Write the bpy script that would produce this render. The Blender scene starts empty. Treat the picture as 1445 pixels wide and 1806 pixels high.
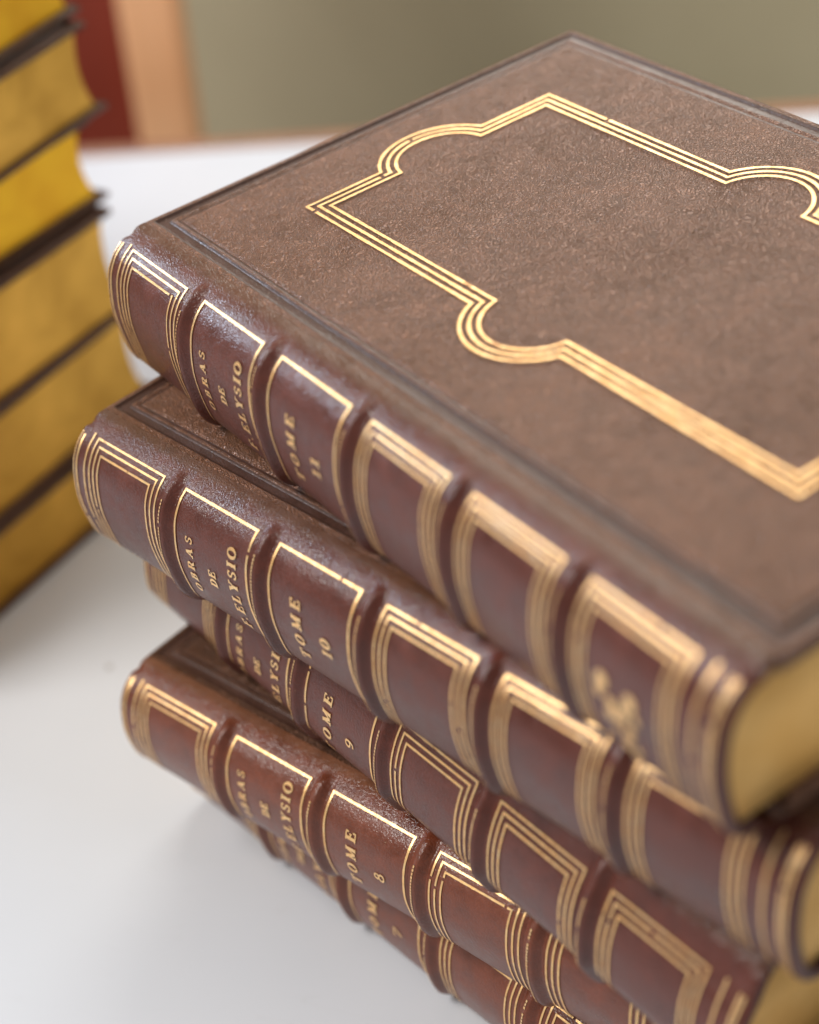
import bpy, math, random
from mathutils import Vector, Matrix

random.seed(11)
C = bpy.context.scene.collection
SC = 0.2            # one book height (the modelling unit below) is 20 cm
TZ = 0.8150         # height of the table top below the top cover, in book heights
rad = math.radians

# ------------------------------------------------------------------ camera
scene = bpy.context.scene
cam_d = bpy.data.cameras.new('camera')
cam = bpy.data.objects.new('camera', cam_d); C.objects.link(cam)
Rm = [[0.5606684686335941, 0.8122793757272646, -0.16078894255374054],
      [0.4259056487971163, -0.4494174080789701, -0.7852568825780453],
      [-0.7101093201769233, 0.37178785494097033, -0.5979285444883418]]
CP = Vector((1.7304606068337707, -0.6768440554663308, 0.9009937112695869 + TZ)) * SC
M = Matrix(((Rm[0][0], -Rm[1][0], -Rm[2][0], CP.x),
            (Rm[0][1], -Rm[1][1], -Rm[2][1], CP.y),
            (Rm[0][2], -Rm[1][2], -Rm[2][2], CP.z),
            (0, 0, 0, 1)))
cam.matrix_world = M
cam_d.sensor_fit = 'VERTICAL'; cam_d.sensor_height = 36.0
cam_d.lens = 3206.03 / 1806 * 36.0
cam_d.clip_start = 0.01; cam_d.clip_end = 60
cam_d.dof.use_dof = True
cam_d.dof.focus_distance = 1.91 * SC
cam_d.dof.aperture_fstop = cam_d.lens / (0.045 * SC * 1000)
cam_d.dof.aperture_blades = 0
scene.camera = cam

# ------------------------------------------------------------------ world and lamps
world = bpy.data.worlds.new('World'); scene.world = world; world.use_nodes = True
bg = world.node_tree.nodes['Background']
bg.inputs[0].default_value = (1.0, 0.965, 0.92, 1); bg.inputs[1].default_value = 0.32


def area(name, direction, dist, size, power, col, target=(0.3, 0.2, -0.3), size_y=None):
    d = Vector(direction).normalized()
    L = bpy.data.lights.new(name, 'AREA'); L.shape = 'RECTANGLE'
    L.size = size * SC; L.size_y = (size_y or size) * SC
    L.energy = power; L.color = col
    o = bpy.data.objects.new(name, L); C.objects.link(o)
    t = Vector((target[0], target[1], target[2] + TZ)) * SC
    o.location = t + d * dist * SC
    o.rotation_euler = (-d).to_track_quat('-Z', 'Y').to_euler()
    return o


area('window_light', (-0.84, -0.22, 0.33), 6, 1.8, 8.5, (0.66, 0.80, 1.0))
area('back_window_light', (-0.74, 0.70, 0.56), 2.6, 1.7, 1.5, (1.0, 0.94, 0.86), target=(.45, .3, 0), size_y=1.5)
area('ceiling_lamp_light', (-0.25, -0.54, 0.82), 10, 3.6, 32.0, (1.0, 0.97, 0.93))

scene.view_settings.view_transform = 'Standard'
scene.view_settings.look = 'None'
scene.view_settings.exposure = 0.14
scene.view_settings.gamma = 1.0
scene.render.film_transparent = False
scene.cycles.use_denoising = True
scene.cycles.max_bounces = 8


# ------------------------------------------------------------------ materials
class NT:
    def __init__(s, name):
        s.m = bpy.data.materials.new(name); s.m.use_nodes = True
        s.t = s.m.node_tree; s.b = s.t.nodes['Principled BSDF']

    def n(s, typ, **kw):
        nd = s.t.nodes.new(typ)
        for k, v in kw.items():
            if k.startswith('i_'):
                key = k[2:]
                key = int(key) if key.isdigit() else key.replace('_', ' ')
                nd.inputs[key].default_value = v
            else:
                setattr(nd, k, v)
        return nd

    def l(s, a, ao, b, bi):
        s.t.links.new(a.outputs[ao], b.inputs[bi])

    def coords(s, scale=1.0, vec=(1, 1, 1)):
        tc = s.n('ShaderNodeTexCoord'); mp = s.n('ShaderNodeMapping')
        mp.inputs['Scale'].default_value = (scale * vec[0], scale * vec[1], scale * vec[2])
        s.l(tc, 'Object', mp, 'Vector'); return mp

    def noise(s, mp, scale, detail=2, rough=.5, dist=0.0):
        n = s.n('ShaderNodeTexNoise'); n.inputs['Scale'].default_value = scale
        n.inputs['Detail'].default_value = detail; n.inputs['Roughness'].default_value = rough
        n.inputs['Distortion'].default_value = dist
        s.l(mp, 'Vector', n, 'Vector'); return n

    def ramp(s, src, out, stops):
        r = s.n('ShaderNodeValToRGB'); e = r.color_ramp.elements
        e[0].position = stops[0][0]; e[0].color = stops[0][1]
        e[1].position = stops[1][0]; e[1].color = stops[1][1]
        for p, c in stops[2:]:
            x = e.new(p); x.color = c
        s.l(src, out, r, 'Fac'); return r

    def mix(s, fac, a, b, blend='MIX'):
        m = s.n('ShaderNodeMix'); m.data_type = 'RGBA'; m.blend_type = blend
        for sock, v in ((m.inputs[0], fac), (m.inputs[6], a), (m.inputs[7], b)):
            if isinstance(v, tuple) and hasattr(v[0], 'outputs'):
                s.t.links.new(v[0].outputs[v[1]], sock)
            else:
                sock.default_value = v
        return m

    def math(s, op, a, b=0.0, clamp=False):
        m = s.n('ShaderNodeMath', operation=op); m.use_clamp = clamp
        for i, v in enumerate((a, b)):
            if isinstance(v, tuple):
                s.t.links.new(v[0].outputs[v[1]], m.inputs[i])
            else:
                m.inputs[i].default_value = v
        return m


def grey(v):
    return (v, v, v, 1)


U = 1 / SC   # object coordinates are in metres: scale textures per book height


def leather(name, col_a, col_b, grain=1.0, rough=0.42, coat=0.25, sheen=0.0, grain_scale=190, mott=.35, spec=.5, pit=.3, rub=None):
    k = NT(name)
    mp = k.coords(U)
    big = k.noise(mp, 5.5, 5, .6, .6)
    mid = k.noise(mp, 38, 4, .65, .3)
    col = k.mix((big, 'Fac'), col_a, col_b)
    cr = k.ramp(mid, 'Fac', [(.3, grey(1 - mott * .6)), (.75, grey(1 + mott * .5))])
    col2 = k.mix(1.0, (col, 2), (cr, 'Color'), 'MULTIPLY')
    # dark mottled stains and pale rubbed flecks that belong to old leather
    st = k.noise(mp, 14, 3, .5, 1.0)
    sr = k.ramp(st, 'Fac', [(.62, grey(0)), (.78, grey(mott))])
    col3 = k.mix((sr, 'Color'), (col2, 2), tuple(c * .45 for c in col_a[:3]) + (1,))
    fl = k.n('ShaderNodeTexVoronoi'); fl.inputs['Scale'].default_value = 62
    k.l(mp, 'Vector', fl, 'Vector')
    fr = k.ramp(fl, 'Distance', [(.035, grey(.55)), (.06, grey(0))])
    fsel = k.ramp(k.noise(mp, 21, 2), 'Fac', [(.52, grey(0)), (.6, grey(1))])
    ff = k.mix(1.0, (fr, 'Color'), (fsel, 'Color'), 'MULTIPLY')
    col4 = k.mix((ff, 2), (col3, 2), (.42, .27, .16, 1))
    k.l(col4, 2, k.b, 'Base Color')
    if rub:     # leather faded by handling along the joint at the shoulder
        sx = k.n('ShaderNodeSeparateXYZ'); k.l(mp, 'Vector', sx, 'Vector')
        wob = k.math('MULTIPLY', (k.noise(mp, 9, 4, .6), 'Fac'), .008)
        yy = k.math('ADD', (sx, 'Y'), (wob, 0))
        mr = k.n('ShaderNodeMapRange'); mr.interpolation_type = 'SMOOTHSTEP'
        mr.inputs['From Min'].default_value = -.043; mr.inputs['From Max'].default_value = -.027
        k.l(yy, 0, mr, 'Value')
        mm = k.math('MULTIPLY', (mr, 'Result'), .8)
        rb = k.mix(1.0, (cr, 'Color'), rub, 'MULTIPLY')
        col4 = k.mix((mm, 0), (col4, 2), (rb, 2))
    # grain: pebbles broken by fine creases
    v = k.n('ShaderNodeTexVoronoi'); v.feature = 'DISTANCE_TO_EDGE'
    v.inputs['Scale'].default_value = grain_scale
    warp = k.noise(mp, 60, 3, .6)
    wm = k.n('ShaderNodeVectorMath', operation='MULTIPLY_ADD')
    wm.inputs[1].default_value = (.02, .02, .02)
    k.l(warp, 'Color', wm, 0); k.l(mp, 'Vector', wm, 2); k.l(wm, 'Vector', v, 'Vector')
    vr = k.ramp(v, 'Distance', [(.0, grey(0)), (.22, grey(1))])
    nz = k.noise(mp, grain_scale * 1.5, 4, .7)
    pr = k.ramp(v, 'Distance', [(.0, grey(1 - pit)), (.16, grey(1 + pit * .25))])
    col5 = k.mix(1.0, (col4, 2), (pr, 'Color'), 'MULTIPLY'); k.l(col5, 2, k.b, 'Base Color')
    wr = k.noise(mp, 30, 5, .7, .8)
    a = k.math('MULTIPLY', (vr, 'Color'), .8)
    b = k.math('MULTIPLY', (nz, 'Fac'), .45)
    c = k.math('ADD', (a, 0), (b, 0))
    d = k.math('MULTIPLY', (wr, 'Fac'), .9)
    e = k.math('ADD', (c, 0), (d, 0))
    bp = k.n('ShaderNodeBump'); bp.inputs['Strength'].default_value = min(1.0, grain)
    bp.inputs['Distance'].default_value = .0026 * SC * grain
    if rub:     # coarser, creased grain over the shoulder
        m2 = k.n('ShaderNodeMapRange'); m2.interpolation_type = 'SMOOTHSTEP'
        m2.inputs['From Min'].default_value = -.066; m2.inputs['From Max'].default_value = -.052
        m2.inputs['To Min'].default_value = .0022 * SC * grain; m2.inputs['To Max'].default_value = .0032 * SC * grain
        k.l(yy, 0, m2, 'Value'); k.l(m2, 'Result', bp, 'Distance')
    k.l(e, 0, bp, 'Height'); k.l(bp, 'Normal', k.b, 'Normal')
    rr = k.ramp(mid, 'Fac', [(.3, grey(rough - .08)), (.75, grey(rough + .12))])
    rb2 = k.ramp(big, 'Fac', [(.35, grey(.78)), (.65, grey(1.2))])
    rm = k.mix(1.0, (rr, 'Color'), (rb2, 'Color'), 'MULTIPLY'); k.l(rm, 2, k.b, 'Roughness')
    k.b.inputs['Specular IOR Level'].default_value = spec
    k.b.inputs['Coat Weight'].default_value = coat
    k.b.inputs['Coat Roughness'].default_value = .16
    k.b.inputs['Sheen Weight'].default_value = sheen
    if coat:
        k.l(bp, 'Normal', k.b, 'Coat Normal')
    return k.m


M_spine = leather('spine_leather', (.088, .017, .009, 1), (.128, .029, .015, 1), grain=.34, mott=.42, rub=(.125, .058, .032, 1), rough=.38, coat=.32, grain_scale=230, spec=.4, pit=.15)
M_spine_red = leather('reddish_spine_leather', (.125, .026, .011, 1), (.205, .054, .023, 1), grain=.34, mott=.42, rub=(.180, .072, .034, 1), rough=.36, coat=.34, grain_scale=230, spec=.4, pit=.15)
M_cover = leather('cover_leather', (.215, .086, .042, 1), (.330, .146, .076, 1), grain=.95, rough=.40, coat=.45, spec=.6, mott=.34, grain_scale=300, pit=.34)
M_cover_red = leather('reddish_cover_leather', (.120, .050, .026, 1), (.190, .082, .043, 1), grain_scale=230, grain=1.1, rough=.40, coat=.15)
M_groove = leather('tooled_leather', (.055, .022, .014, 1), (.085, .036, .023, 1), grain=.30, rough=.44, coat=.18, spec=.4)


def gold_mat():
    k = NT('gold_leaf'); mp = k.coords(U)
    n = k.noise(mp, 90, 4, .7)
    cr = k.ramp(n, 'Fac', [(.3, (.95, .54, .21, 1)), (.7, (1.0, .70, .36, 1))])
    wn = k.noise(mp, 48, 5, .75, .4)
    wr = k.ramp(wn, 'Fac', [(.60, grey(0)), (.70, grey(.75))])
    cm = k.mix((wr, 'Color'), (cr, 'Color'), (.22, .085, .040, 1)); k.l(cm, 2, k.b, 'Base Color')
    k.b.inputs['Metallic'].default_value = .78
    rr = k.ramp(n, 'Fac', [(.3, grey(.46)), (.7, grey(.32))]); k.l(rr, 'Color', k.b, 'Roughness')
    f = k.noise(mp, 260, 4, .7)
    bp = k.n('ShaderNodeBump'); bp.inputs['Strength'].default_value = .6; bp.inputs['Distance'].default_value = .0009 * SC
    k.l(f, 'Fac', bp, 'Height'); k.l(bp, 'Normal', k.b, 'Normal')
    return k.m


M_gold = gold_mat()


def gilt_mat(name='gilt_page_edges', ca=(.82, .46, .12, 1), cb=(1.0, .66, .25, 1)):
    k = NT(name); mp = k.coords(U, (1, 1, 1)); ms = k.coords(U, (.6, .6, 60))
    n = k.noise(mp, 7, 4, .55, .4)
    cr = k.ramp(n, 'Fac', [(.3, ca), (.68, cb)])
    g2 = k.noise(mp, 3.2, 2, .5, .2)
    gr = k.ramp(g2, 'Fac', [(.60, grey(0)), (.76, grey(.7))])
    c2 = k.mix((gr, 'Color'), (cr, 'Color'), (.40, .20, .035, 1))
    k.l(c2, 2, k.b, 'Base Color')
    k.b.inputs['Metallic'].default_value = .75
    k.b.inputs['Roughness'].default_value = .36
    f = k.noise(ms, 2.2, 3, .6)
    bp = k.n('ShaderNodeBump'); bp.inputs['Strength'].default_value = .5; bp.inputs['Distance'].default_value = .0016 * SC
    k.l(f, 'Fac', bp, 'Height'); k.l(bp, 'Normal', k.b, 'Normal')
    return k.m


M_gilt = gilt_mat()
M_gilt_dark = gilt_mat('dark_gilt_page_edges', (.50, .265, .035, 1), (.84, .48, .085, 1))  # deeper, browner gilt for the other books of the left stack
M_gilt_lit = gilt_mat('lit_gilt_page_edges', (.80, .40, .02, 1), (1.0, .60, .035, 1))  # strong light on two left-stack books, put into the gilt colour


def table_mat():
    k = NT('white_laminate'); mp = k.coords(U)
    n = k.noise(mp, 1.4, 3, .5)
    cr = k.ramp(n, 'Fac', [(.3, (.55, .57, .61, 1)), (.7, (.61, .625, .66, 1))])
    sm = k.noise(mp, 6.5, 3, .6, 1.2)
    sr = k.ramp(sm, 'Fac', [(.67, grey(0)), (.78, grey(.16))])
    c2 = k.mix((sr, 'Color'), (cr, 'Color'), (.52, .52, .53, 1))
    v = k.n('ShaderNodeTexVoronoi'); v.inputs['Scale'].default_value = 5.0; k.l(mp, 'Vector', v, 'Vector')
    vr = k.ramp(v, 'Distance', [(.018, grey(.75)), (.036, grey(0))])
    c3 = k.mix((vr, 'Color'), (c2, 2), (.25, .23, .22, 1))
    # one or two long hairline scratches
    sc = k.coords(U, (1.0, 9.0, 1)); sn = k.noise(sc, .9, 2, .5, 2.5)
    scr = k.ramp(sn, 'Fac', [(.497, grey(0)), (.5, grey(.12)), (.503, grey(0))])
    c4 = k.mix((scr, 'Color'), (c3, 2), (.45, .44, .43, 1))
    k.l(c4, 2, k.b, 'Base Color')
    rr = k.ramp(n, 'Fac', [(.3, grey(.48)), (.7, grey(.60))]); k.l(rr, 'Color', k.b, 'Roughness')
    return k.m


def plain(name, col_a, col_b, scale, rough, vec=(1, 1, 1), bump=0.0):
    k = NT(name); mp = k.coords(U, vec)
    n = k.noise(mp, scale, 4, .6, .5)
    cr = k.ramp(n, 'Fac', [(.3, col_a), (.7, col_b)]); k.l(cr, 'Color', k.b, 'Base Color')
    k.b.inputs['Roughness'].default_value = rough
    if bump:
        bp = k.n('ShaderNodeBump'); bp.inputs['Strength'].default_value = .4; bp.inputs['Distance'].default_value = bump * SC
        k.l(n, 'Fac', bp, 'Height'); k.l(bp, 'Normal', k.b, 'Normal')
    return k.m


M_table = table_mat()
M_rim = plain('table_edge_wood', (.24, .115, .07, 1), (.33, .17, .10, 1), 6, .4, (1, 1, 8))
M_wall = plain('olive_plaster', (.41, .355, .225, 1), (.53, .47, .31, 1), .5, .8, bump=.004)
M_post = plain('tan_pine', (.80, .42, .21, 1), (.90, .52, .28, 1), 2.5, .5, (3, 3, .25))
M_panel = plain('red_brown_wood', (.17, .014, .003, 1), (.23, .024, .005, 1), 2.5, .7, (3, 3, .25))
M_metal = plain('grey_metal', (.35, .35, .36, 1), (.42, .42, .43, 1), 4, .35)


# ------------------------------------------------------------------ object helpers
def tag(o, label=None, cat=None, group=None, kind=None):
    if label: o['label'] = label
    if cat: o['category'] = cat
    if group: o['group'] = group
    if kind: o['kind'] = kind
    return o


def mesh_obj(name, verts, faces, mats, parent=None, smooth=True, midx=None, scale=SC):
    me = bpy.data.meshes.new(name)
    me.from_pydata([(v[0] * scale, v[1] * scale, v[2] * scale) for v in verts], [], faces)
    for m in (mats if isinstance(mats, (list, tuple)) else [mats]):
        me.materials.append(m)
    if midx:
        me.polygons.foreach_set('material_index', midx)
    me.polygons.foreach_set('use_smooth', [smooth] * len(me.polygons))
    me.update()
    o = bpy.data.objects.new(name, me); C.objects.link(o)
    if parent: o.parent = parent
    return o


def box_obj(name, x0, x1, y0, y1, z0, z1, mat, parent=None, bevel=0.0):
    v = [(x, y, z) for z in (z0, z1) for y in (y0, y1) for x in (x0, x1)]
    f = [(0, 2, 3, 1), (4, 5, 7, 6), (0, 1, 5, 4), (2, 6, 7, 3), (0, 4, 6, 2), (1, 3, 7, 5)]
    o = mesh_obj(name, v, f, mat, parent, smooth=False)
    if bevel:
        b = o.modifiers.new('bevel', 'BEVEL'); b.width = bevel * SC; b.segments = 3
    return o


def empty(name, loc, rz):
    o = bpy.data.objects.new(name, None); C.objects.link(o)
    o.location = (loc[0] * SC, loc[1] * SC, loc[2] * SC); o.rotation_euler = (0, 0, rz)
    o.empty_display_size = .02
    return o


# ------------------------------------------------------------------ the setting
ea = math.atan2(1.781 - 0.668, -0.816 + 1.962)     # direction of the table's far edge
ex, ey = math.cos(ea), math.sin(ea)
table = empty('table', (-1.25, 1.37, 0), ea)
tag(table, 'white table with a glossy top and brown wooden rim under both book stacks', 'table')
LX0, LX1, LY = -4.2, 4.6, -4.6
box_obj('tabletop', LX0, LX1, LY, -.045, -.12, 0, M_table, table, .004)
box_obj('edge_strip', LX0, LX1, -.043, .0, -.125, .004, M_rim, table, .006)
for px, py in ((LX0 + .3, LY + .3), (LX1 - .3, LY + .3), (LX0 + .3, -.35), (LX1 - .3, -.35)):
    box_obj('leg', px - .11, px + .11, py - .11, py + .11, -3.7, -.122, M_metal, table, .01)


def local(ax, ay, az):      # a point given along / beyond the table's far edge
    return (-1.25 + ax * ex - ay * ey, 1.37 + ax * ey + ay * ex, az)


WB = 1.15
wall = empty('back_wall', local(0, WB, -3.7), ea)
wl = box_obj('wall', -9, 9, 0, .3, 0, 9.5, M_wall)
bpy.data.objects.remove(wall)
wl.name = 'wall'
wl.location = Vector(local(0, WB, -3.7)) * SC; wl.rotation_euler = (0, 0, ea)
tag(wl, 'plain olive green wall far behind the white table', 'wall', kind='structure')

cab = empty('wooden_panel', local(-.97, .30, 0), ea)
cab.rotation_euler = (Matrix.Rotation(ea, 3, 'Z') @ Matrix.Rotation(rad(5.5), 3, 'Y')).to_euler()
tag(cab, 'blurred dark red-brown wooden panel with a tan post on its right, behind the white table', 'wooden panel')
box_obj('post', -.062, .085, 0, .07, -3.7, 3.0, M_post, cab, .012)
box_obj('panel', -.62, -.064, .02, .06, -3.7, 3.0, M_panel, cab, .008)


# ------------------------------------------------------------------ the books
W = 0.5849          # fore edge of the boards, measured from the inner ridge of the joint
YS = -0.0243        # where spine leather meets the board
BT = 0.0175         # board thickness
BAND = [0.1973 + .1576 * (n - 2) - .0182 for n in range(2, 7)]
XL = [None, None] + [0.1973 + .1576 * (n - 2) for n in range(2, 7)]
XR = [None, None] + [0.1973 + .1576 * (n - 2) + .121 for n in range(2, 7)]
C1L, C1R = 0.0371, 0.1598
CORN = .0574


def smooth(a, b, x):
    t = max(0, min(1, (x - a) / (b - a))); return t * t * (3 - 2 * t)


class Spine:
    """Rounded spine surface: u along the spine from head to tail, s across it (0 top joint .. 1 bottom joint)."""

    def __init__(s, T, full=.6, tall=False):
        k = T / .1694
        top = [(YS, 0), (-.034, -.0004), (-.047, -.0036 * k), (-.0574, -.0090 * k), (-.0715, -.0215 * k),
               (-.0830, -.0440 * k), (-.0890, -.5 * T)]
        sym = [(y, -T - z) for y, z in top[-2::-1]]
        # the back sags a little with age: fuller low down than at the top
        low = [(-.0836, -T + .034 * k), (-.0735, -T + .0130 * k), (-.0600, -T + .0050 * k), (-.047, -T + .0020 * k),
               (-.034, -T + .0004), (YS, -T)]
        if tall:                            # steep, square shoulder
            top = [(YS, 0), (-.033, -.0045), (-.0445, -.016), (-.0574, -.036), (-.0715, -.056), (-.0825, -.082),
                   (-.0880, -.118)]
        pts = top + [(a[0] * (1 - full) + b[0] * full, a[1] * (1 - full) + b[1] * full) for a, b in zip(sym, low)]
        ext = [(2 * pts[0][0] - pts[1][0], 2 * pts[0][1] - pts[1][1])] + pts + \
              [(2 * pts[-1][0] - pts[-2][0], 2 * pts[-1][1] - pts[-2][1])]
        o = []
        for i in range(1, len(ext) - 2):
            p = ext[i - 1:i + 3]
            for j in range(30):
                t = j / 30
                o.append(tuple(.5 * (2 * p[1][c] + (-p[0][c] + p[2][c]) * t +
                                     (2 * p[0][c] - 5 * p[1][c] + 4 * p[2][c] - p[3][c]) * t * t +
                                     (-p[0][c] + 3 * p[1][c] - 3 * p[2][c] + p[3][c]) * t ** 3) for c in (0, 1)))
        o.append(pts[-1])
        L = [0]
        for a, b in zip(o, o[1:]):
            L.append(L[-1] + math.hypot(a[0] - b[0], a[1] - b[1]))
        s.o, s.L, s.T, s.A = o, L, T, L[-1]
        s.corner = next(L[i] for i in range(len(o)) if o[i][0] <= -CORN) / s.A
        s.rnd = [random.uniform(-1, 1) for _ in range(40)]

    def prof(s, q):
        a = max(0, min(1, q)) * s.A
        lo, hi = 0, len(s.L) - 1
        while hi - lo > 1:
            m = (lo + hi) // 2
            if s.L[m] <= a: lo = m
            else: hi = m
        t = (a - s.L[lo]) / max(1e-9, s.L[hi] - s.L[lo])
        y = s.o[lo][0] * (1 - t) + s.o[hi][0] * t; z = s.o[lo][1] * (1 - t) + s.o[hi][1] * t
        dy = s.o[hi][0] - s.o[lo][0]; dz = s.o[hi][1] - s.o[lo][1]; n = math.hypot(dy, dz)
        return y, z, dz / n, -dy / n        # outward normal = (dz, -dy) for a curve going round the -y side

    def disp(s, u, q):
        h = 0
        w = smooth(.075, .17, q) * smooth(.075, .17, 1 - q)
        for i, c in enumerate(BAND):
            x = abs(u - c)
            if x < .03:
                h += .0070 * (1 - smooth(.0012, .0112, x)) * w
                h -= .0014 * math.exp(-((x - .0125) / .0022) ** 2) * w
        # gentle unevenness of hand covered leather
        h += .0007 * math.sin(u * 23 + s.rnd[0] * 3) * math.sin(q * 7 + s.rnd[1] * 3)
        if min(u, 1 - u) < .014:            # nick where the cap meets the board
            h -= .0045 * math.exp(-((min(q, 1 - q) - .085) / .028) ** 2) * (1 - smooth(.004, .014, min(u, 1 - u)))
        e = min(u, 1 - u)                   # rolled head and tail caps
        if e < .006:
            h -= .006 * (1 - math.sqrt(max(0, 1 - (1 - e / .006) ** 2)))
        elif e < .02:
            h += .0010 * math.exp(-((e - .008) / .004) ** 2)
        return h

    def P(s, u, q, off=0.0):
        y, z, ny, nz = s.prof(q)
        h = s.disp(u, q) + off
        return (u, y + ny * h, s.T + z + nz * h)


def ribbon(S, path, w, off, V, F, jit=.12, gaps=0.0):
    """flat gold line along path (list of (u, arc length)) laid on the spine surface"""
    n = len(path); rows = []
    ph = random.uniform(0, 9)
    for i, (u, a) in enumerate(path):
        p0 = path[max(0, i - 1)]; p1 = path[min(n - 1, i + 1)]
        du, da = p1[0] - p0[0], p1[1] - p0[1]; L = math.hypot(du, da) or 1
        j = 1 + jit * (math.sin(i * 1.7 + ph) * .5 + random.uniform(-.6, .6))
        nx, ny = -da / L * w * .5 * j, du / L * w * .5 * j
        rows.append(((u + nx, a + ny), (u - nx, a - ny)))
    for i, (l, r) in enumerate(rows):
        b = len(V)
        V.append(S.P(l[0], l[1] / S.A, off)); V.append(S.P(r[0], r[1] / S.A, off))
        if i and not (random.random() < gaps):
            F.append((b - 2, b - 1, b + 1, b))


def seg(a, b, step=.004):
    L = math.hypot(b[0] - a[0], b[1] - a[1]); n = max(2, int(L / step))
    return [(a[0] + (b[0] - a[0]) * i / n, a[1] + (b[1] - a[1]) * i / n) for i in range(n + 1)]


def frame_lines(S, x0, x1, nlines, w, V, F, ins=.0079):
    a0 = S.corner * S.A; a1 = S.A - a0
    for k in range(nlines):
        d = k * ins; e = w * .5
        pts = [(x0 + d, a0 + d), (x1 - d, a0 + d), (x1 - d, a1 - d), (x0 + d, a1 - d)]
        for i in range(4):
            p, q = pts[i], pts[(i + 1) % 4]
            L = math.hypot(q[0] - p[0], q[1] - p[1]); ux, uy = (q[0] - p[0]) / L, (q[1] - p[1]) / L
            ribbon(S, seg((p[0] - ux * e, p[1] - uy * e), (q[0] + ux * e, q[1] + uy * e), .0035), w,
                   .00075 + .00006 * i, V, F, gaps=.004)


def dots(S, u, V, F, w=.0026, a_in=.02, step=.0036, off=.0008):
    a = S.corner * S.A + a_in; end = S.A - a
    while a < end:
        l = step * random.uniform(.62, .74)
        if random.random() > .03:
            ribbon(S, [(u, a), (u, a + l * .5), (u, a + l)], w * random.uniform(.8, 1.1), off, V, F, jit=.1)
        a += step


# ---- serif capitals drawn as thick and thin strokes ------------------------
TK, TN, SF = .28, .13, .12


def st(x0, y0, x1, y1, w): return ('l', [(x0, y0), (x1, y1)], [w, w])


def hb(x0, x1, y, w=SF): return ('l', [(x0, y), (x1, y)], [w, w])


def arc(cx, cy, rx, ry, a0, a1, tk=TK, tn=TN, n=18):
    P, Wd = [], []
    for i in range(n + 1):
        a = rad(a0 + (a1 - a0) * i / n)
        P.append((cx + rx * math.cos(a), cy + ry * math.sin(a))); Wd.append(tn + (tk - tn) * abs(math.cos(a)) ** 1.5)
    return ('l', P, Wd)


GL = {
    'O': (.80, [arc(.40, .5, .29, .45, 0, 360, n=28)]),
    'B': (.76, [st(.2, 0, .2, 1, TK), hb(.02, .4, .04), hb(.02, .4, .96), hb(.2, .4, .52), arc(.38, .74, .2, .22, 90, -90), arc(.40, .28, .24, .24, 90, -90)]),
    'R': (.84, [st(.2, 0, .2, 1, TK), hb(.02, .38, .04), hb(.02, .4, .96), hb(.2, .4, .48), arc(.38, .72, .21, .24, 90, -90), st(.42, .48, .66, .03, TK), hb(.56, .82, .04)]),
    'A': (.84, [st(.12, .03, .40, .98, TN), st(.40, .98, .66, .03, TK), hb(.2, .56, .34, TN), hb(0, .27, .04), hb(.5, .84, .04)]),
    'S': (.62, [arc(.31, .735, .19, .215, 25, 270, tk=.17), arc(.31, .265, .21, .225, 90, -155, tk=.19), st(.50, .72, .50, .95, TN), st(.1, .06, .1, .30, TN)]),
    'D': (.82, [st(.2, 0, .2, 1, TK), hb(.02, .4, .04), hb(.02, .4, .96), arc(.36, .5, .34, .46, 90, -90)]),
    'E': (.74, [st(.2, 0, .2, 1, TK), hb(.02, .66, .04), hb(.02, .64, .96), hb(.2, .5, .52, TN), st(.65, .0, .65, .3, TN), st(.63, .72, .63, 1, TN), st(.49, .40, .49, .64, TN)]),
    'F': (.70, [st(.2, 0, .2, 1, TK), hb(.02, .42, .04), hb(.02, .62, .96), hb(.2, .5, .5, TN), st(.61, .70, .61, 1, TN), st(.49, .38, .49, .62, TN)]),
    'L': (.70, [st(.2, 0, .2, 1, TK), hb(.02, .62, .04), hb(.02, .4, .96), st(.61, 0, .61, .34, TN)]),
    'Y': (.80, [st(.16, .97, .42, .46, TK), st(.66, .97, .43, .46, TN), st(.42, 0, .42, .5, TK), hb(0, .34, .96), hb(.54, .82, .96), hb(.24, .6, .04)]),
    'I': (.44, [st(.22, 0, .22, 1, TK), hb(.02, .42, .04), hb(.02, .42, .96)]),
    'T': (.76, [st(.38, 0, .38, 1, TK), hb(.18, .58, .04), hb(.03, .73, .96), st(.05, .66, .05, 1, TN), st(.71, .66, .71, 1, TN)]),
    'M': (1.0, [st(.16, 0, .16, .98, TN), st(.16, .98, .48, .08, TK), st(.48, .08, .80, .98, TN), st(.82, 0, .82, 1, TK), hb(.02, .30, .04), hb(.66, .98, .04), hb(.02, .2, .96), hb(.78, .98, .96)]),
    '.': (.30, [st(.12, .0, .12, .16, .17)]),
    '0': (.62, [arc(.31, .5, .20, .45, 0, 360, n=24)]),
    '1': (.42, [st(.22, 0, .22, 1, TK), hb(.05, .4, .04), st(.22, .95, .04, .84, TN)]),
    '7': (.60, [hb(.03, .58, .93, .13), st(.56, .92, .24, 0, .17), st(.05, .72, .05, .98, TN)]),
    '8': (.62, [arc(.31, .74, .16, .21, 0, 360, tk=.17, n=24), arc(.31, .27, .21, .24, 0, 360, tk=.19, n=24)]),
    '9': (.62, [arc(.30, .70, .20, .26, 0, 360, tk=.19, n=24), arc(.16, .52, .34, .47, 25, -68, tk=.17), st(.30, .10, .16, .10, .15)]),
}


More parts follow.
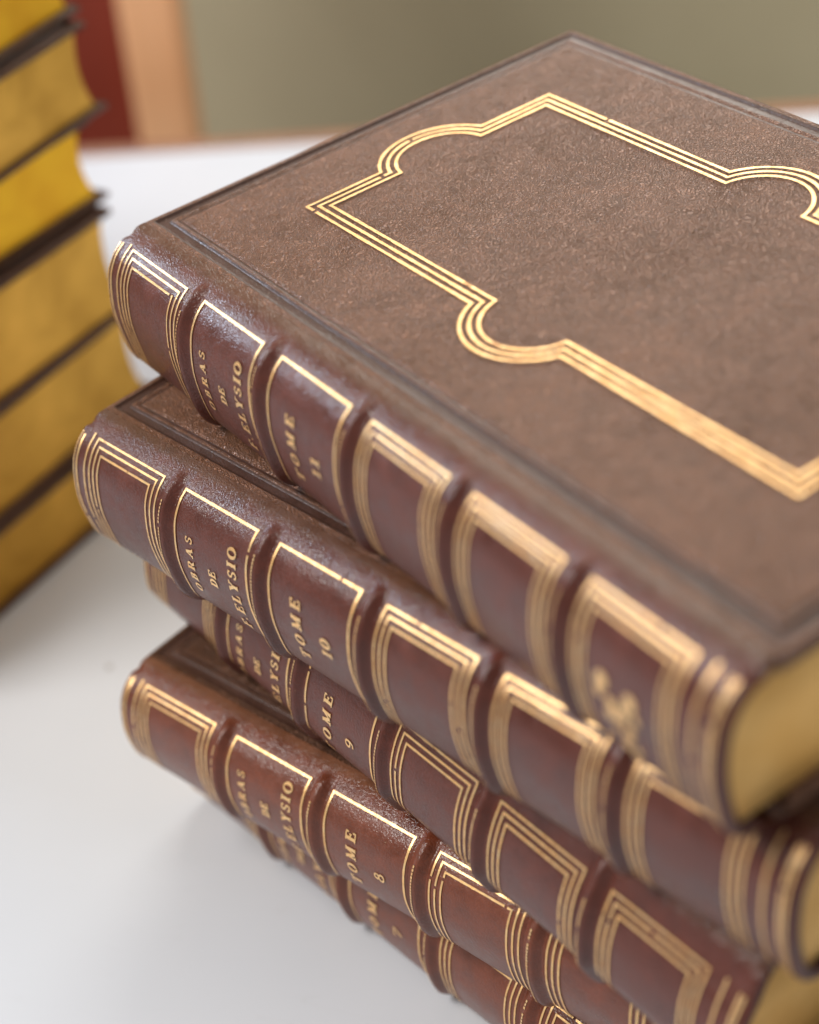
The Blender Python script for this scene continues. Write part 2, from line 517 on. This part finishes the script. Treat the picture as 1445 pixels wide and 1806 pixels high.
def letters(S, text, uc, ac, h, length, V, F, space=.16):
    """text set across the spine: letter tops towards the head, reading from the lower joint to the upper one"""
    tot = sum(GL[c][0] for c in text) + space * (len(text) - 1)
    k = length / tot
    x = 0; lay = 0
    for ch in text:
        wch, strokes = GL[ch]
        tilt = random.uniform(-.02, .02); dy = random.uniform(-.03, .03)
        for kind, P, Wd in strokes:
            lay += 1
            pts = []
            if len(P) == 2:
                (xa, ya), (xb, yb) = P
                pts = [((xa + (xb - xa) * i / 4, ya + (yb - ya) * i / 4), Wd[0]) for i in range(5)]
            else:
                pts = list(zip(P, Wd))
            rows = []
            for i, ((px, py), wd) in enumerate(pts):
                q0 = pts[max(0, i - 1)][0]; q1 = pts[min(len(pts) - 1, i + 1)][0]
                # the stroke is drawn in physical units so that thick and thin stay true
                dx, dyy = (q1[0] - q0[0]) * k, (q1[1] - q0[1]) * h; L = math.hypot(dx, dyy) or 1
                j = random.uniform(.93, 1.07)
                nx, ny = -dyy / L * wd * h * .5 * j, dx / L * wd * h * .5 * j
                X = (x + px + tilt * py) * k; Y = (py + dy) * h
                rows.append(((X + nx, Y + ny), (X - nx, Y - ny)))
            for i, rw in enumerate(rows):
                b = len(V)
                for X, Y in rw:
                    V.append(S.P(uc + h * .5 - Y, (ac + length * .5 - X) / S.A, .0009 + .00003 * (lay % 12)))
                if i: F.append((b - 2, b - 1, b + 1, b))
        x += wch + space


def ornament(S, uc, ac, V, F):
    """small gilt sprig stamped in the last panel: two round scrolls over a leafy body and a stem"""
    def disc(du, da, ru, ra, off, n=18):
        b = len(V); V.append(S.P(uc + du, (ac + da) / S.A, off))
        for i in range(n):
            a = 2 * math.pi * i / n
            V.append(S.P(uc + du + ru * math.cos(a), (ac + da + ra * math.sin(a)) / S.A, off))
        for i in range(n):
            F.append((b, b + 1 + i, b + 1 + (i + 1) % n))
    uc += .004; ac += .006
    disc(-.020, -.016, .0075, .0085, .0010); disc(.014, -.013, .0075, .0085, .0010)
    disc(-.024, -.003, .004, .006, .0012); disc(.020, .001, .004, .006, .0012)
    disc(-.010, .002, .0065, .0075, .0011); disc(.005, .003, .0065, .0075, .0011)
    disc(-.003, .013, .010, .0065, .0012); disc(-.016, .018, .004, .006, .0013); disc(.012, .019, .004, .006, .0013)
    disc(.006, .030, .006, .005, .0010); disc(-.009, .029, .004, .004, .0013)
    ribbon(S, seg((uc, ac + .012), (uc + .006, ac + .052), .004), .0035, .0014, V, F)
    disc(.014, .042, .004, .006, .0010); disc(-.002, .046, .004, .005, .0012); disc(.008, .056, .005, .004, .0012)


def make_spine(T, root, mat, full, tall):
    S = Spine(T, full, tall)
    us = []
    u = 0.0
    while u < 1:
        us.append(u)
        e = min(u, 1 - u)
        near = min(abs(u - c) for c in BAND)
        u += .0008 if e < .007 else (.0011 if near < .02 else .005)
    us.append(1.0)
    nq = 84; V, F = [], []
    for u in us:
        for j in range(nq + 1):
            V.append(S.P(u, j / nq))
    for i in range(len(us) - 1):
        for j in range(nq):
            a = i * (nq + 1) + j
            F.append((a, a + 1, a + nq + 2, a + nq + 1))
    # inner side and end rims
    b0 = len(V)
    for u in (0.0, 1.0):
        for j in range(nq + 1):
            y, z, ny, nz = S.prof(j / nq)
            V.append((u, y - ny * .009, T + z - nz * .009))
    for j in range(nq):
        a, c = j, b0 + j
        F.append((a, c, c + 1, a + 1))
        a, c = (len(us) - 1) * (nq + 1) + j, b0 + nq + 1 + j
        F.append((a, a + 1, c + 1, c))
        F.append((b0 + j, b0 + nq + 1 + j, b0 + nq + 2 + j, b0 + j + 1))
    o = mesh_obj('spine', V, F, mat, root)
    return S, o


def rim_height(d):
    """tooled border of the boards as a function of the distance from the nearest edge"""
    if d < .004: return -.004 * (1 - math.sqrt(max(0, 1 - (1 - d / .004) ** 2)))
    if d < .0085: return 0
    if d < .0125: return -.0030 * smooth(.0085, .0125, d)
    if d < .0215: return -.0030
    if d < .0243: return -.0030 + .0033 * smooth(.0215, .0243, d)
    if d < .0285: return .0004 - .0022 * smooth(.0250, .0285, d)
    if d < .0315: return -.0018
    if d < .0350: return -.0018 + .0018 * smooth(.0315, .0350, d)
    return 0


DB = [0, .0006, .0014, .0025, .004, .0062, .0085, .0095, .0105, .0115, .0125, .0145, .0165, .0185, .0205, .0215, .0225,
      .0234, .0243, .0250, .0262, .0274, .0285, .0300, .0315, .0327, .0338, .0350, .040]


def make_board(T, root, mats, top=True):
    """cover board; the outer face is finely cut along its tooled border"""
    def axis(a, b):
        ax = [a + d for d in DB]
        n = int((b - a - .08) / .02)
        ax += [a + .04 + (b - a - .08) * i / n for i in range(1, n)]
        ax += [b - d for d in reversed(DB)]
        return ax
    xs, ys = axis(0, 1), axis(YS, W)
    nx, ny = len(xs), len(ys)
    V, F, MI = [], [], []
    ph = random.uniform(0, 6)
    sgn = 1 if top else -1
    z0 = T - .0004 if top else .0004
    for x in xs:
        for y in ys:
            dx, dy = min(x, 1 - x), min(y - YS, W - y)
            h = rim_height(min(dx, dy))
            if y - YS < .0085 and dx >= .006:          # no rolled edge where the leather runs on over the joint
                h = rim_height(min(dx, .006))
            h += .0006 * math.sin(x * 9 + ph) * math.sin(y * 11 + ph * 2) * smooth(.03, .08, min(dx, dy))
            V.append((x, y, z0 + sgn * (h - .0006)))
    for i in range(nx - 1):
        for j in range(ny - 1):
            a = i * ny + j
            q = (a, a + ny, a + ny + 1, a + 1)
            F.append(q if top else q[::-1])
            xm, ym = (xs[i] + xs[i + 1]) / 2, (ys[j] + ys[j + 1]) / 2
            d = min(xm, 1 - xm, ym - YS, W - ym)
            MI.append(1 if (.0085 < d < .0235 or .0285 < d < .0315) else 0)
    # sides and inner face
    ring = [i * ny for i in range(nx)] + [(nx - 1) * ny + j for j in range(1, ny)] + \
           [i * ny + ny - 1 for i in range(nx - 2, -1, -1)] + [j for j in range(ny - 2, 0, -1)]
    zi = T - BT if top else BT
    prev = ring
    for zz, ins in ((z0 - sgn * .0085, -.0002), (zi + sgn * .003, 0.0), (zi, .003)):
        cur = []
        for r in ring:
            x, y, _ = V[r]
            x = x + (ins if x < .5 and x < .0001 else (-ins if x > .9999 else 0))
            y = y + (ins if y < YS + .0001 else (-ins if y > W - .0001 else 0))
            cur.append(len(V)); V.append((x, y, zz))
        n = len(ring)
        for i in range(n):
            q = (prev[i], cur[i], cur[(i + 1) % n], prev[(i + 1) % n])
            F.append(q if top else q[::-1]); MI.append(0)
        prev = cur
    F.append(tuple(prev[::-1]) if top else tuple(prev)); MI.append(0)
    return mesh_obj('cover_board', V, F, mats, root, midx=MI)


def make_block(T, root, mat, S):
    """text block with gilt edges: rounded back, hollow fore edge"""
    z0, z1 = BT + .0004, T - BT - .0004
    out = []
    n = 22
    for i in range(n + 1):                      # back, from top to bottom, just inside the spine leather
        z = z1 + (z0 - z1) * i / n
        # y of the spine at this height
        best = min(((abs((S.T + z_) - z), y_) for y_, z_ in S.o))
        out.append((best[1] + .0105, z))
    fy = W - .014
    for i in range(n + 1):
        t = i / n; z = z0 + (z1 - z0) * t
        out.append((fy - .014 * math.sin(math.pi * t) ** .8, z))
    V, F = [], []
    xs = [.010, .0125, .9875, .990]
    for k, x in enumerate(xs):
        for y, z in out:
            sh = .0018 if k in (0, 3) else 0
            yc = .25; V.append((x, y + (sh if y < yc else -sh), z))
    m = len(out)
    for k in range(3):
        for i in range(m):
            F.append((k * m + i, k * m + (i + 1) % m, (k + 1) * m + (i + 1) % m, (k + 1) * m + i))
    F.append(tuple(range(m))[::-1]); F.append(tuple(3 * m + i for i in range(m)))
    return mesh_obj('text_block', V, F, mat or M_gilt, root, smooth=False)


def make_frame(T, board):
    """triple gold fillet with a round lobe in the middle of each side"""
    V, F = [], []
    x0, x1, y0, y1 = .1262, 1 - .1262, .1155, .4500
    R, cin, w = .0745, .0270, .0037
    xm, ym = (x0 + x1) / 2, (y0 + y1) / 2
    for li, k in enumerate((0, .0093, .0187)):
        r = R - k; c = cin - k; hc = math.sqrt(r * r - c * c)
        a0 = math.atan2(hc, c)
        def side(cx, cy, ang0, sgn):       # lobe sampled from one cusp to the other
            return [(cx + r * math.cos(ang0 + t * sgn), cy + r * math.sin(ang0 + t * sgn)) for t in
                    [-a0 + 2 * a0 * i / 40 for i in range(41)]]
        X0, X1, Y0, Y1 = x0 + k, x1 - k, y0 + k, y1 - k
        path = [(X0, Y0)]
        path += [('arc', side(xm, y0 + cin, -math.pi / 2, 1))]
        path += [(X1, Y0)]
        path += [('arc', side(x1 - cin, ym, 0, 1))]
        path += [(X1, Y1)]
        path += [('arc', side(xm, y1 - cin, math.pi / 2, 1))]
        path += [(X0, Y1)]
        path += [('arc', side(x0 + cin, ym, math.pi, 1))]
        segs = []
        cur = path[0]
        for p in path[1:] + [path[0]]:
            if p[0] == 'arc':
                segs.append(seg(cur, p[1][0], .006)); segs.append(p[1]); cur = p[1][-1]
            else:
                segs.append(seg(cur, p, .006)); cur = p
        for si, sg in enumerate(segs):
            n = len(sg)
            if n == 41: pts = sg
            else:
                a, b = sg[0], sg[-1]; L = math.hypot(b[0] - a[0], b[1] - a[1]); e = w * .5 / L
                pts = seg((a[0] - (b[0] - a[0]) * e, a[1] - (b[1] - a[1]) * e), (b[0] + (b[0] - a[0]) * e, b[1] + (b[1] - a[1]) * e), .005)
            for i, (x, y) in enumerate(pts):
                q0, q1 = pts[max(0, i - 1)], pts[min(len(pts) - 1, i + 1)]
                dx, dy = q1[0] - q0[0], q1[1] - q0[1]; L = math.hypot(dx, dy) or 1
                j = 1 + random.uniform(-.12, .12) + .10 * math.sin(i * .35 + li * 2 + si)
                nx, ny = -dy / L * w * .5 * j, dx / L * w * .5 * j
                z = T + .0006 + .00004 * (si % 3)
                b = len(V); V += [(x + nx, y + ny, z), (x - nx, y - ny, z)]
                if i and random.random() > .010: F.append((b - 1, b - 2, b, b + 1))
    return mesh_obj('gilt_frame', V, F, M_gold, board)


def make_book(loc, rz, T, label, spine_mat, cover_mat, volume=None, group=None, sprig=False, text_c=.465, gilt=None, full=.5, tall=False):
    root = empty('book', loc, rz)
    tag(root, label, 'book', group)
    S, sp = make_spine(T - .0012, root, spine_mat, full, tall)
    top = make_board(T - .0012, root, [cover_mat, M_groove], True)
    make_board(T - .0012, root, [cover_mat, M_groove], False)
    make_block(T - .0012, root, gilt, S)
    if volume is None:
        return root
    make_frame(T - .0012, top)
    V, F = [], []
    frame_lines(S, C1L, C1R, 3, .0024, V, F)
    for n in (2, 3): frame_lines(S, XL[n], XR[n], 1, .0029, V, F)
    for n in (4, 5, 6): frame_lines(S, XL[n], XR[n], 3, .0024, V, F)
    for c in BAND: dots(S, c - .0016, V, F, off=.0010)
    dots(S, .9486, V, F)
    a0 = S.corner * S.A
    for u, w, off in ((.0275, .0026, -.004), (.0125, .0022, -.001), (.9690, .0026, -.004), (.9860, .0028, -.001), (.9915, .0024, -.001)):
        ribbon(S, seg((u, a0 + off), (u, S.A - a0 - off), .004), w, .0008, V, F, gaps=.02)
    dots(S, .0080, V, F, .0022, 0.0, .003)
    mesh_obj('gilt_lines', V, F, M_gold, sp)
    V, F = [], []
    ac = text_c * S.A
    letters(S, 'OBRAS', .2215, ac, .0115, .071, V, F, .34)
    letters(S, 'DE', .2590, ac, .0115, .0210, V, F, .10)
    letters(S, 'F.ELYSIO', .2945, ac, .0140, .1040, V, F, .20)
    letters(S, 'TOME', .3960, ac, .0148, .0770, V, F, .42)
    letters(S, volume, .4390, ac, .0150, .0112 * len(volume) + .001, V, F, .14)
    mesh_obj('lettering', V, F, M_gold, sp)
    if sprig:
        V, F = [], []
        ornament(S, .881, .47 * S.A, V, F)
        mesh_obj('gilt_ornament', V, F, M_gold, sp)
    return root


G1 = 'leather books of the right stack'
main = [
    # volume, x, y, top z, rotation, thickness, spine, cover, label, text centre
    ('11', 0, 0, 0, 0, .1694, M_spine, M_cover, 'brown leather book on top of the right stack, with gilt TOME 11 and gold-framed cover', .475, 1.0, False),
    ('10', .0359, -.1216, -.1694, .15, .1680, M_spine, M_cover, 'dark brown leather book with gilt TOME 10, second from the top of the right stack', .475, .5, False),
    ('9', -.0126, -.0584, -.3374, .0517, .1776, M_spine, M_cover_red, 'brown leather book with gilt TOME 9, in the middle of the right stack', .50, .6, True),
    ('8', .0359, -.1652, -.5150, .2352, .1494, M_spine_red, M_cover_red, 'reddish brown leather book with gilt TOME 8, second from the bottom of the right stack', .45, .5, False),
    ('7', -.0050, -.0950, -.6644, .1274, .1507, M_spine_red, M_cover_red, 'reddish brown leather book with gilt TOME 7, lowest of the right stack', .45, .5, False),
]
for vol, x, y, zt, a, T, ms, mc, lab, tc, full, tall in main:
    make_book((x, y, TZ + zt - T), a, T, lab, ms, mc, vol, G1, sprig=(vol == '11'), text_c=tc, full=full, tall=tall)

# ---- the stack on the left: gilt lower edges turned towards the camera, fore edges to the right
A0 = Vector((-.5583, -.2195)); th = rad(111.757)
dv = Vector((math.cos(th), math.sin(th))); nv = Vector((math.sin(th), -math.cos(th)))
left = [
    # bottom z, thickness, fore-edge position along the face, depth offset, extra turn
    (-.815, .135, 0.425, 0, 0, 0.010, 'gilt-edged leather book, lowest of the blurred left stack on the white table'),
    (-.680, .170, 0.455, -0.012, 0.02, 0.012, 'gilt-edged leather book, second from the bottom of the blurred left stack'),
    (-.510, .184, 0.448, 0.01, -0.03, 0.013, 'thick gilt-edged leather book, third from the bottom of the blurred left stack'),
    (-.326, .138, 0.468, -0.006, -0.06, 0.012, 'leather book with brightest yellow edge, third from the top of the left stack'),
    (-.188, .142, 0.5, 0.012, 0.03, 0.010, 'gilt-edged leather book, second from the top of the blurred left stack'),
    (-.046, .165, 0.52, -0.012, 0.045, 0.013, 'gilt-edged leather book, topmost of the blurred left stack, cut off by the picture'),
]
for zb, T, sr, off, turn, BT, lab in left:
    ang = th - math.pi / 2 + turn
    cx, cy = math.cos(ang), math.sin(ang)         # head to tail
    fx, fy = -math.sin(ang), math.cos(ang)        # spine to fore edge
    P = A0 + dv * sr + nv * off                   # tail / fore-edge corner of the book
    ox, oy = P.x - cx - fx * W, P.y - cy - fy * W
    make_book((ox, oy, TZ + zb), ang, T, lab, M_spine, M_cover_red, None, 'gilt-edged books of the left stack', gilt=M_gilt_lit if 'brightest' in lab or 'topmost' in lab else M_gilt_dark)
